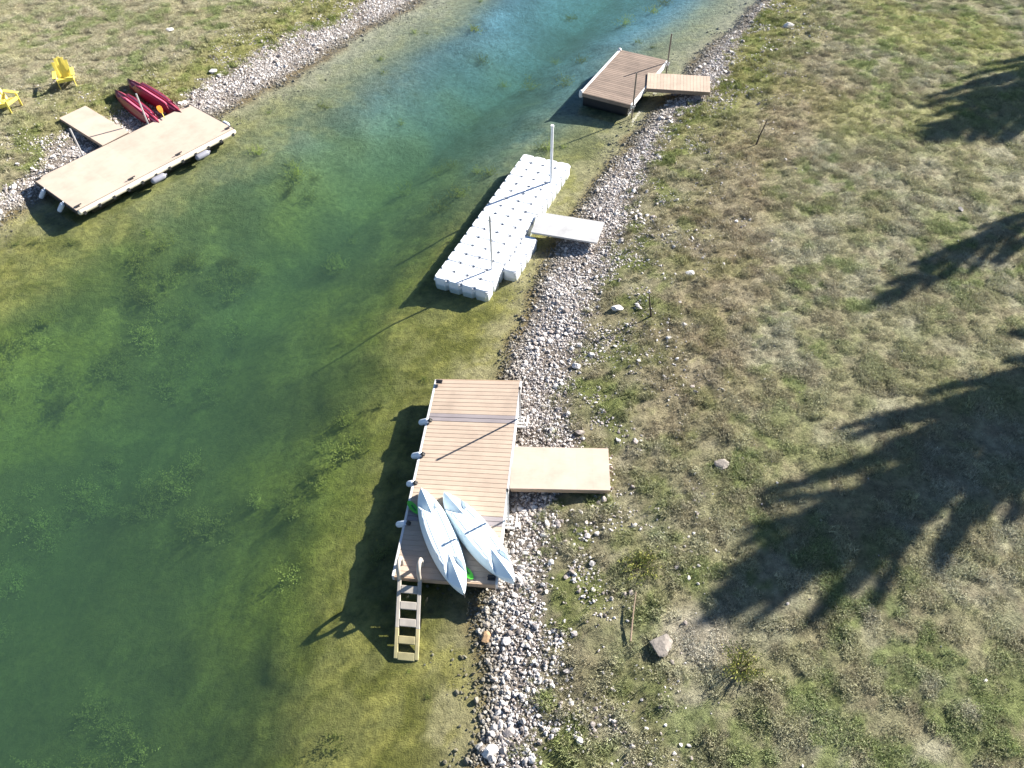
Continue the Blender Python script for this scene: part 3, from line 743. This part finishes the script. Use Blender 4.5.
# ---- white modular dock ---------------------------------------------
cs = .4785
WD = (-.04, 22.73, 0); WA = R(66.04)
wd = thing('modular_dock', 'white floating dock of plastic cubes with two upright poles', 'dock', WD, WA)
def cube_mesh():
    mb = MB(); h = cs / 2 - .003; c_ = .075
    ring = [(-h + c_, -h), (h - c_, -h), (h, -h + c_), (h, h - c_), (h - c_, h), (-h + c_, h), (-h, h - c_), (-h, -h + c_)]
    lv = [(-.16, .9), (-.10, 1), (.27, 1), (.333, .97), (.345, .93)]
    v = [(x_ * k, y_ * k, z_) for z_, k in lv for x_, y_ in ring]
    # shallow dish in the top
    v += [(x_ * .45, y_ * .45, .338) for x_, y_ in ring]
    f = [(i * 8 + j, i * 8 + (j + 1) % 8, (i + 1) * 8 + (j + 1) % 8, (i + 1) * 8 + j) for i in range(5) for j in range(8)]
    f += [tuple(range(7, -1, -1)), tuple(range(40, 48))]
    mb.add(v, f)
    # corner lugs and pins
    for sx in (-1, 1):
        for sy in (-1, 1):
            mb.box(sx * cs / 2 - .055 if sx > 0 else -cs / 2 + .004, cs / 2 - .004 if sx > 0 else -cs / 2 + .055, sy * cs / 2 - .055 if sy > 0 else -cs / 2 + .004, cs / 2 - .004 if sy > 0 else -cs / 2 + .055, .20, .262)
    mb.tube([(cs / 2 - .03, cs / 2 - .03, .262), (cs / 2 - .03, cs / 2 - .03, .30)], .05, 8, 1)
    mb.tube([(-cs / 2 + .03, -cs / 2 + .03, .262), (-cs / 2 + .03, -cs / 2 + .03, .30)], .05, 8, 1)
    return mb
c0 = cube_mesh().build('float_cube', [M['cube'], M['pin']], wd, angle=35)
first = True
spots = [(i + .5 - 8, j + .5 - 2) for i in range(16) for j in range(4)] + [(2.5 + k + .5 - 8, -2.5) for k in range(4)]
for (u, v_) in spots:
    if first: o = c0; first = False
    else: o = c0.copy(); C.objects.link(o); o.parent = wd
    o.location = (u * cs, v_ * cs, random.uniform(-.008, .008) - .055); o.rotation_euler = (random.uniform(-.012, .012), random.uniform(-.012, .012), random.choice((0, math.pi)))
# local x along the dock, local -y towards the bank
dock_pole(wd, (13.24 - 8) * cs, -1.4 * cs, -.5, .345 + 2.2, .05, M['pvc'], M['pvc'])
dock_pole(wd, (2.27 - 8) * cs, -1.33 * cs, -.5, .345 + 2.05, .032, M['galv'])
gangway([(1.16, 22.74), (3.32, 22.06), (2.92, 20.98), (0.69, 21.69)], .42, .45, M['deck_white'], M['galv'], 'pale grey gangway from the white cube dock to the right bank', .07, .6, .0006)

# ---- far dock --------------------------------------------------------
FA = R(61.07); FD = (5.09, 31.96, 0); FL, FW, FT = 2.05, 1.115, .5
far = thing('floating_dock', 'weathered brown board dock with white edging, farthest up the right bank', 'dock', FD, FA - math.pi / 2)
# local y along the long side (pointing away), x to the bank
mb = MB(); boards(mb, -FW + .06, FW - .03, -FL, FL, FT, .14, .01); mb.build('deck', M['deck_brown'], far, bevel=.004, seg=1)
mb = MB(); mb.box(-FW - .05, -FW + .055, -FL - .02, FL + .02, FT - .18, FT + .01); mb.build('water_edging', M['white_trim'], far, bevel=.02)
mb = MB(); mb.box(FW - .025, FW + .02, -FL, FL, FT - .2, FT + .003); mb.build('bank_edging', M['white_trim'], far)
mb = MB(); mb.box(-FW + .06, FW - .03, -FL - .03, -FL - .004, FT - .16, FT - .006); mb.box(-FW + .06, FW - .03, FL + .004, FL + .03, FT - .16, FT - .006); mb.build('end_fascia', M['deck_brown'], far)
for yy in (-1.1, 1.1):
    mb = MB(); mb.box(-1.05, .98, yy - .9, yy + .9, -.12, FT - .1); mb.build('float', M['black_float'], far, bevel=.05)
for sy in (-1, 1):
    mb = MB(); capsule(mb, (-FW, sy * (FL - .02), FT - .16), (-FW, sy * (FL - .02), FT - .0), .09); mb.build('corner_bumper', M['white_trim'], far, angle=50)
dock_pole(far, FW + .07, -FL + .05, -.4, FT + 1.35, .03, M['rust_pipe'])
dock_pole(far, FW + .07, FL - .12, -.4, FT + 1.25, .03, M['rust_pipe'])
for yy in (-FL + .05, FL - .12):
    mb = MB(); mb.box(FW + .02, FW + .14, yy - .09, yy - .045, FT - .12, FT - .04); mb.box(FW + .02, FW + .14, yy + .045, yy + .09, FT - .12, FT - .04); mb.build('pole_bracket', M['galv'], far)
gangway([(6.27, 32.0), (8.83, 31.62), (8.2, 30.42), (5.62, 30.88)], .56, .56, M['deck_ramp'], M['deck_brown'], 'light brown gangway joining the brown dock to the right bank', .16, .14, .006)

# ---- left dock --------------------------------------------------------
LA = R(49.3); LD = (-14.2, 27.0, 0); LL, LW, LT = 3.42, 1.49, .42
lf = thing('floating_dock', 'long pale tan dock with cream bumper and dark cleats at the left bank', 'dock', LD, LA)
# local x along the dock, local +y to the bank, -y to open water
mb = MB()
n_ = round(2 * LL / .42); st_ = 2 * LL / n_
for i in range(n_): mb.box(-LL + i * st_ + .0003, -LL + (i + 1) * st_ - .0003, -LW + .02, LW - .01, LT - .03, LT)
mb.build('deck', M['deck_pale'], lf)
mb = MB(); mb.box(-LL, LL, LW - .006, LW + .03, LT - .17, LT - .004); mb.box(-LL - .03, -LL - .003, -LW, LW, LT - .17, LT - .004); mb.box(LL + .003, LL + .03, -LW, LW, LT - .17, LT - .004)
mb.box(-LL, LL, -LW - .02, -LW + .016, LT - .2, LT - .01); mb.build('frame', M['dark_metal'], lf)
mb = MB(); capsule(mb, (-LL + .08, -LW - .06, LT - .09), (LL - .08, -LW - .06, LT - .09), .10, n=14); bmp = mb.build('bumper', M['cream'], lf, angle=50)
for i in range(12):
    x_ = -LL + .18 + i * (2 * LL - .36) / 11
    mb = MB(); mb.box(x_ - .045, x_ + .045, -LW - .175, -LW - .09, LT - .19, LT - .06); mb.build('bumper_clip', M['dark_metal'], bmp)
for x_, y_ in ((-LL + .15, -LW + .16), (-LL + .15, LW - .12), (LL - .15, -LW + .16), (LL - .15, LW - .12), (-1.1, -LW + .14), (.95, -LW + .14)):
    mb = MB(); mb.box(x_ - .06, x_ + .06, y_ - .035, y_ + .035, LT + .002, LT + .04); mb.tube([(x_ - .15, y_, LT + .06), (x_ + .15, y_, LT + .06)], .022, 8); mb.build('cleat', M['dark_metal'], lf)
for x_ in (-2.3, -.75, .8, 2.35):
    mb = MB(); mb.box(x_ - .6, x_ + .6, -1.3, 1.3, -.12, LT - .1); mb.build('float', M['black_float'], lf, bevel=.06)
ML = Matrix.Translation(LD) @ Matrix.Rotation(LA, 4, 'Z'); MLi = ML.inverted()
for (px_, py_), h_ in (((-16.67, 27.32), 1.1), ((-14.48, 29.25), 1.25)):
    q = MLi @ Vector((px_, py_, 0))
    q.y = LW + .12
    dock_pole(lf, q.x, q.y, -.3, LT + h_, .032, M['galv'])
    mb = MB(); mb.box(q.x - .09, q.x - .045, LW + .032, q.y + .06, LT - .12, LT - .05); mb.box(q.x + .045, q.x + .09, LW + .032, q.y + .06, LT - .12, LT - .05); mb.build('pole_bracket', M['galv'], lf)
gangway([(-15.66, 27.55), (-17.99, 29.39), (-17.22, 30.33), (-15.0, 28.5)][::1], .46, .60, M['deck_pale'], M['tan_side'], 'pale tan gangway at the left bank in front of the yellow chairs', .16, .5, .0006)
for i, (x_, lab) in enumerate(((-.3, 'grey cylinder fender hanging at the middle of the left dock'), (1.68, 'grey cylinder fender hanging near the right end of the left dock'))):
    fender(ML @ Vector((x_, -LW - .22, LT - .24)), (0, R(90), LA), .62, .115, M['fender_grey'], lab, 'grey fenders of the left dock', M['rope_white'], (.16, .14, .06))
for i, (y_, lab) in enumerate(((.75, 'white fender on the short end of the left dock, nearer the bank'), (-.55, 'white fender on the short end of the left dock, nearer open water'))):
    fender(ML @ Vector((-LL - .16, y_, LT - .2)), (R(20), R(35), LA), .42, .085, M['fender'], lab, 'white fenders at the end of the left dock', M['rope'], (.12, 0, .06))
fender(ML @ Vector((LL + .14, -.75, LT - .12)), (R(90), 0, LA), .36, .08, M['fender'], 'small white fender on the far short end of the left dock', None, M['rope'], (-.08, 0, .06))

# ---- red kayaks ---------------------------------------------------------
def red_kayak(p0, p1, W, H, label):
    a, b_ = Vector(p0), Vector(p1); d = b_ - a; Ln = d.xy.length; c_ = (a + b_) / 2
    rz = math.atan2(d.y, d.x) - math.pi / 2; pitch = math.atan2(d.z, Ln)
    k = thing('kayak', label, 'kayak', c_, 0, 'red kayaks beside the left dock', None)
    k.rotation_mode = 'XYZ'; k.rotation_euler = (pitch, 0, rz)
    mb, top_, half_ = hull(Ln, W, H, 0.02); h = mb.build('hull', M['red'], k, angle=22)
    h.data.materials.append(M['red_dark'])
    for p in h.data.polygons:
        if abs(p.center.y) > Ln * .5 - .3: p.material_index = 1
    for x0 in (-.12, .10):
        mb = MB(); v = []; n = 40
        for i in range(n + 1):
            t = .12 + .76 * i / n; s_ = half_(t) / (W / 2)
            for dx, hh in ((-.035, .002), (-.02, .018), (.02, .018), (.035, .002)): v.append(((x0 + dx) * s_, (t - .5) * Ln, top_((x0 + dx) * s_, t) + hh))
        mb.add(v, [(i * 4 + j, i * 4 + j + 1, (i + 1) * 4 + j + 1, (i + 1) * 4 + j)[::-1] for i in range(n) for j in range(3)])
        mb.build('glint_ridge', M['ridge_glint'], k)  # raised ridge in the painted glint colour, as if sunlit
    return k
def zt(x, y): return max(gz(x, y), 0)
red_kayak((-16.35, 31.35, zt(-16.3, 31.3) + .08), (-13.75, 29.0, zt(-13.9, 29.2) + .1), .66, .36, 'red kayak hull, sun glints painted on its ridges, lying nearer the gangway of the left dock')
red_kayak((-16.05, 32.15, zt(-16, 32.1) + .08), (-13.15, 29.85, zt(-13.3, 29.9) + .12), .66, .36, 'red kayak hull, sun glints painted on its ridges, lying farther from the left gangway')
it = thing('paddle', 'orange and yellow paddle blade between the two red kayaks', 'paddle', (-13.95, 29.72, .52), R(120))
mb = MB(); prof = [(0, .03), (.08, .07), (.2, .10), (.34, .10), (.44, .06)]
ring = [(q, w_) for q, w_ in prof] + [(q, -w_) for q, w_ in prof[::-1]]; k = len(ring)
mb.add([(x_, y_, zz + .25 * x_) for zz in (0, .02) for x_, y_ in ring], [tuple(range(k))[::-1], tuple(range(k, 2 * k))] + [(j, (j + 1) % k, k + (j + 1) % k, k + j) for j in range(k)])
mb.build('blade', M['orange'], it)
mb = MB(); mb.tube([(-.35, 0, -.03), (.02, 0, .01)], .018, 8); mb.build('shaft', M['yellow'], it)

# ---- yellow garden chairs -------------------------------------------------
def garden_chair(x, y, rz, label):
    c_ = thing('garden_chair', label, 'chair', (x, y, gz(x, y)), rz, 'yellow garden chairs on the left bank')
    # local -y is the front
    def plank(mb, p0, p1, wvec, th, wid):
        p0, p1 = Vector(p0), Vector(p1); w_ = Vector(wvec).normalized() * wid / 2; n_ = (p1 - p0).cross(w_).normalized() * th / 2
        v = [p + sw * w_ + sn * n_ for p in (p0, p1) for sw, sn in ((-1, -1), (1, -1), (1, 1), (-1, 1))]
        mb.add(v, [(0, 1, 2, 3), (7, 6, 5, 4), (0, 4, 5, 1), (1, 5, 6, 2), (2, 6, 7, 3), (3, 7, 4, 0)])
    mb = MB()
    for i in range(6):
        t = i / 5; yy = -.36 + .5 * t; zz = .40 - .15 * t
        plank(mb, (-.27, yy, zz), (.27, yy, zz), (0, 1, -.3), .022, .104)
    mb.build('seat', M['yellow'], c_, bevel=.006)
    mb = MB()
    for i in range(5):
        q = i - 2; x0 = q * .105; x1 = q * .125; ln = .80 - .035 * q * q; bow = .012 * q * q
        plank(mb, (x0, .14 - bow, .25), (x1, .14 + .36 * ln / .8 - bow * 1.5, .25 + .74 * ln / .8), (1, 0, 0), .022, .122)
    mb.build('backrest', M['yellow'], c_, bevel=.006)
    for sx in (-1, 1):
        mb = MB(); plank(mb, (sx * .36, -.44, .545), (sx * .345, .30, .535), (1, 0, 0), .024, .16); mb.build('armrest', M['yellow'], c_, bevel=.01)
        mb = MB(); plank(mb, (sx * .315, -.38, 0), (sx * .315, -.38, .53), (0, 1, 0), .024, .11); mb.build('leg', M['yellow'], c_, bevel=.006)
        mb = MB(); plank(mb, (sx * .287, -.40, .36), (sx * .287, .48, .03), (0, .35, 1), .024, .12); mb.build('leg', M['yellow'], c_, bevel=.006)
    mb = MB(); plank(mb, (-.30, -.405, .37), (.30, -.405, .37), (0, 0, 1), .024, .13); plank(mb, (-.36, .31, .49), (.36, .31, .49), (0, 0, 1), .024, .09); mb.build('rail', M['yellow'], c_, bevel=.006)
    return c_
garden_chair(-18.55, 32.1, R(24), 'yellow slatted garden chair facing the pond, nearer the red kayaks')
garden_chair(-20.3, 30.2, R(72), 'yellow slatted garden chair cut by the left edge of the photo')

# ---- saplings, sticks, weeds ----------------------------------------------
def sapling(x, y, h, label, lean=(.02, .0), seed=1):
    rg = random.Random(seed); t = thing('sapling', label, 'sapling', (x, y, gz(x, y)))
    mb = MB(); p = [(lean[0] * k * h + rg.uniform(-.01, .01), lean[1] * k * h, h * k / 6 - .05) for k in range(7)]
    mb.tube(p, [.034 - .003 * k for k in range(7)], 6); mb.build('trunk', M['twig'], t)
    mb = MB()
    for k in range(7):
        z_ = h * rg.uniform(.35, .95); a_ = rg.uniform(0, 6.28); l_ = rg.uniform(.08, .2)
        mb.tube([(lean[0] * z_, lean[1] * z_, z_), (lean[0] * z_ + l_ * math.cos(a_), l_ * math.sin(a_), z_ + l_ * .8)], [.007, .003], 5)
    mb.tube([(lean[0] * h * .3, 0, h * .3), (lean[0] * h * .95, 0, h * .98)], [.008, .003], 5); mb.build('bare_crown', M['twig'], t)
    return t
sapling(4.28, 17.38, .95, 'thin dark bare sapling casting a long shadow in the brown weeds', (-.03, 0), 1)
sapling(9.45, 26.55, 1.0, 'thin dark bare sapling in the grass below the brown dock', (.04, .02), 2)
st_ = MB(); st_.tube([(2.72, 8.3, gz(2.72, 8.3) + .16), (2.6, 7.8, gz(2.6, 7.8) + .14), (2.48, 7.2, gz(2.48, 7.2) + .05)], [.012, .018, .022], 7)
tag(st_.build('stick', M['dead_wood']), 'pale dry stick lying in the weeds above the boulder', 'stick')
def shrub(x, y, h, r, n, label, mat, seed):
    rg = random.Random(seed); t = thing('weed_plant', label, 'plant', (x, y, gz(x, y)))
    ms, ml = MB(), MB()
    for k in range(n):
        a_ = rg.uniform(0, 6.28); q = r * math.sqrt(rg.random()); e = Vector((q * math.cos(a_), q * math.sin(a_), h * rg.uniform(.5, 1)))
        ms.tube([(e.x * .2, e.y * .2, 0), e], [.008, .003], 4)
        for j in range(16):
            f = rg.uniform(.35, 1.05); c_ = Vector((e.x * (.2 + .8 * f), e.y * (.2 + .8 * f), e.z * f)) + Vector((rg.uniform(-.05, .05), rg.uniform(-.05, .05), rg.uniform(-.03, .03)))
            d = Vector((rg.uniform(-1, 1), rg.uniform(-1, 1), rg.uniform(-.2, .8))).normalized(); s_ = d.orthogonal().normalized() * .013; l_ = rg.uniform(.04, .08)
            ml.add([c_, c_ + d * l_ * .5 + s_, c_ + d * l_, c_ + d * l_ * .5 - s_], [(0, 1, 2, 3)])
    ms.build('stem', M['twig'], t); ml.build('leaves', mat, t)
shrub(4.75, 6.55, .42, .52, 46, 'yellow green leafy weed by the boulder under the tree shadow tip', M['leaf_yellow'], 4)
shrub(2.95, 8.95, .25, .55, 44, 'low leafy green weed uphill of the dry stick', M['leaf_yellow'], 5)

# ---- the trees whose shadows fall over the lawn -----------------------------
def tree(x, y, h, label, seed, r0, taper, leaders, low=1.2, nlimb=60, el0=58, dens=1.0):
    # leaders: (sideways offset, height) of upright secondary tops
    rg = random.Random(seed); t = thing('pine_tree', label, 'tree', (x, y, gz(x, y)), 0, 'trees beyond the right edge of the photo')
    tb, cb = MB(), MB()
    tb.tube([(0, 0, h * .97 * k / 8 - .1) for k in range(9)], [max(.015, .17 * (1 - k / 8.3)) for k in range(9)], 10)
    def spray(p0, d, ln, u0, n, sl0):
        for j in range(n):
            u = rg.uniform(u0, 1.03); b0 = p0 + d * ln * u
            sd = Vector((rg.gauss(0, 1), rg.gauss(0, 1), rg.gauss(.2, .7))).normalized(); sl = sl0 * rg.uniform(.5, 1.1) * (1.25 - .75 * u)
            dd = (sd * .5 + d * .9).normalized()
            for q in range(12):
                c_ = b0 + dd * sl * q / 11; nd = Vector((rg.gauss(0, 1), rg.gauss(0, 1), rg.gauss(0, 1))).normalized()
                nd = (nd + dd * .9).normalized(); s_ = nd.orthogonal().normalized() * .045; l_ = rg.uniform(.12, .24)
                cb.add([c_ - s_, c_ + s_, c_ + nd * l_], [(0, 1, 2)])
    def limb(p0, d, ln, r_):
        tb.tube([p0 + d * ln * q / 4 for q in range(5)], [r_ * (1 - q / 5.) + .006 for q in range(5)], 6)
        spray(p0, d, ln, .12, int((8 + ln * 26) * dens), .30)
    for k in range(nlimb):
        f = (k + rg.random()) / nlimb; z0 = low + (h * .97 - low) * f
        el = R(rg.uniform(el0 - 16, el0 + 12)); reach = r0 * min(1, (1 - f) / taper) ** .75 * rg.uniform(.55, 1.1)
        ln = max(.3, min(reach / math.cos(el) + .25, (h - 1.0 * reach - z0) / math.sin(el) + .3)); a_ = k * 2.399 + rg.uniform(-.3, .3)
        limb(Vector((0, 0, z0)), Vector((math.cos(a_) * math.cos(el), math.sin(a_) * math.cos(el), math.sin(el))), ln, .045 * (1 - .5 * f))
    sn = Vector((-math.sin(R(30)), math.cos(R(30)), 0))
    for off, ht in leaders:
        top_ = sn * off + Vector((0, 0, ht)); p0 = Vector((0, 0, max(low, ht - 3.4))); d = top_ - p0; ln = d.length
        limb(p0, d / ln, ln, .07)
    spray(Vector((0, 0, h - 1.2)), Vector((0, 0, 1)), 1.25, 0, int(40 * dens), .35)
    tb.build('trunk', M['bark'], t); cb.build('crown', M['leaf'], t)
    return t
SD = Vector((math.cos(R(30)), math.sin(R(30)), 0)); SN = Vector((-SD.y, SD.x, 0)); K = 1 / math.tan(R(28))
def tree_for(along, side, h, *a, **k):
    # stands where its top's shadow reaches this point of the lawn
    p = SD * (along + (h - .2) * K) + SN * side
    return tree(p.x, p.y, h, *a, **k)
tree_for(9.2, 4.5, 11, 'tall bushy pine beyond the right edge, nearest the viewer, shading the lower lawn', 3, 1.7, .16, [(-1.2, 10.3), (-.6, 10.7), (.9, 9.9), (1.6, 9.0), (2.1, 7.8), (-1.8, 8.6)], nlimb=110, dens=1.9)
tree_for(19.2, 9.6, 9, 'slender pine beyond the right edge shading the middle lawn with a thin streak', 12, .75, .5, [(.5, 7.4), (-.7, 6.4)], nlimb=40, dens=1.0)
tree_for(27.6, 14.8, 11, 'broad pine beyond the right edge, farthest away, shading the upper lawn', 21, 2.5, .6, [(-.9, 9.6), (.9, 9.2), (2.2, 7.0), (-1.6, 7.8)], nlimb=110, dens=1.7)

# ------------------------------------------------------------------ light, sky, camera
el, az = R(28), R(30)
sun = bpy.data.lights.new('sun', 'SUN'); sun.energy = 5.0; sun.angle = R(.53); sun.color = (1, .955, .89)
so = bpy.data.objects.new('sun', sun); C.objects.link(so)
v = Vector((math.cos(az) * math.cos(el), math.sin(az) * math.cos(el), math.sin(el)))
so.rotation_euler = v.to_track_quat('Z', 'Y').to_euler(); so.location = v * 60
wld = bpy.data.worlds.new('World'); bpy.context.scene.world = wld; wld.use_nodes = True
nt = wld.node_tree; bg = nt.nodes['Background']
sky = nt.nodes.new('ShaderNodeTexSky'); sky.sky_type = 'NISHITA'; sky.sun_disc = False
sky.sun_elevation = el; sky.sun_rotation = math.pi / 2 - az; sky.altitude = 200; sky.air_density = .8; sky.dust_density = .3; sky.ozone_density = 3
nt.links.new(sky.outputs[0], bg.inputs['Color']); bg.inputs['Strength'].default_value = .05

cam = bpy.data.cameras.new('camera'); cam.sensor_width = 36; cam.lens = 795.3 / 1024 * 36; cam.clip_end = 2000; cam.clip_start = .1
co_ = bpy.data.objects.new('camera', cam); C.objects.link(co_)
co_.matrix_world = Matrix.Translation((0, 0, 17.4)) @ Matrix.Rotation(R(90 - 48.88), 4, 'X') @ Matrix.Rotation(R(-1.26), 4, 'Z')
sc_ = bpy.context.scene; sc_.camera = co_
sc_.view_settings.view_transform = 'Standard'; sc_.view_settings.look = 'None'; sc_.view_settings.exposure = 1.6; sc_.view_settings.gamma = 1
sc_.render.engine = 'CYCLES'
sc_.cycles.max_bounces = 6; sc_.cycles.diffuse_bounces = 3; sc_.cycles.volume_bounces = 0; sc_.cycles.transparent_max_bounces = 16
sc_.cycles.use_denoising = True
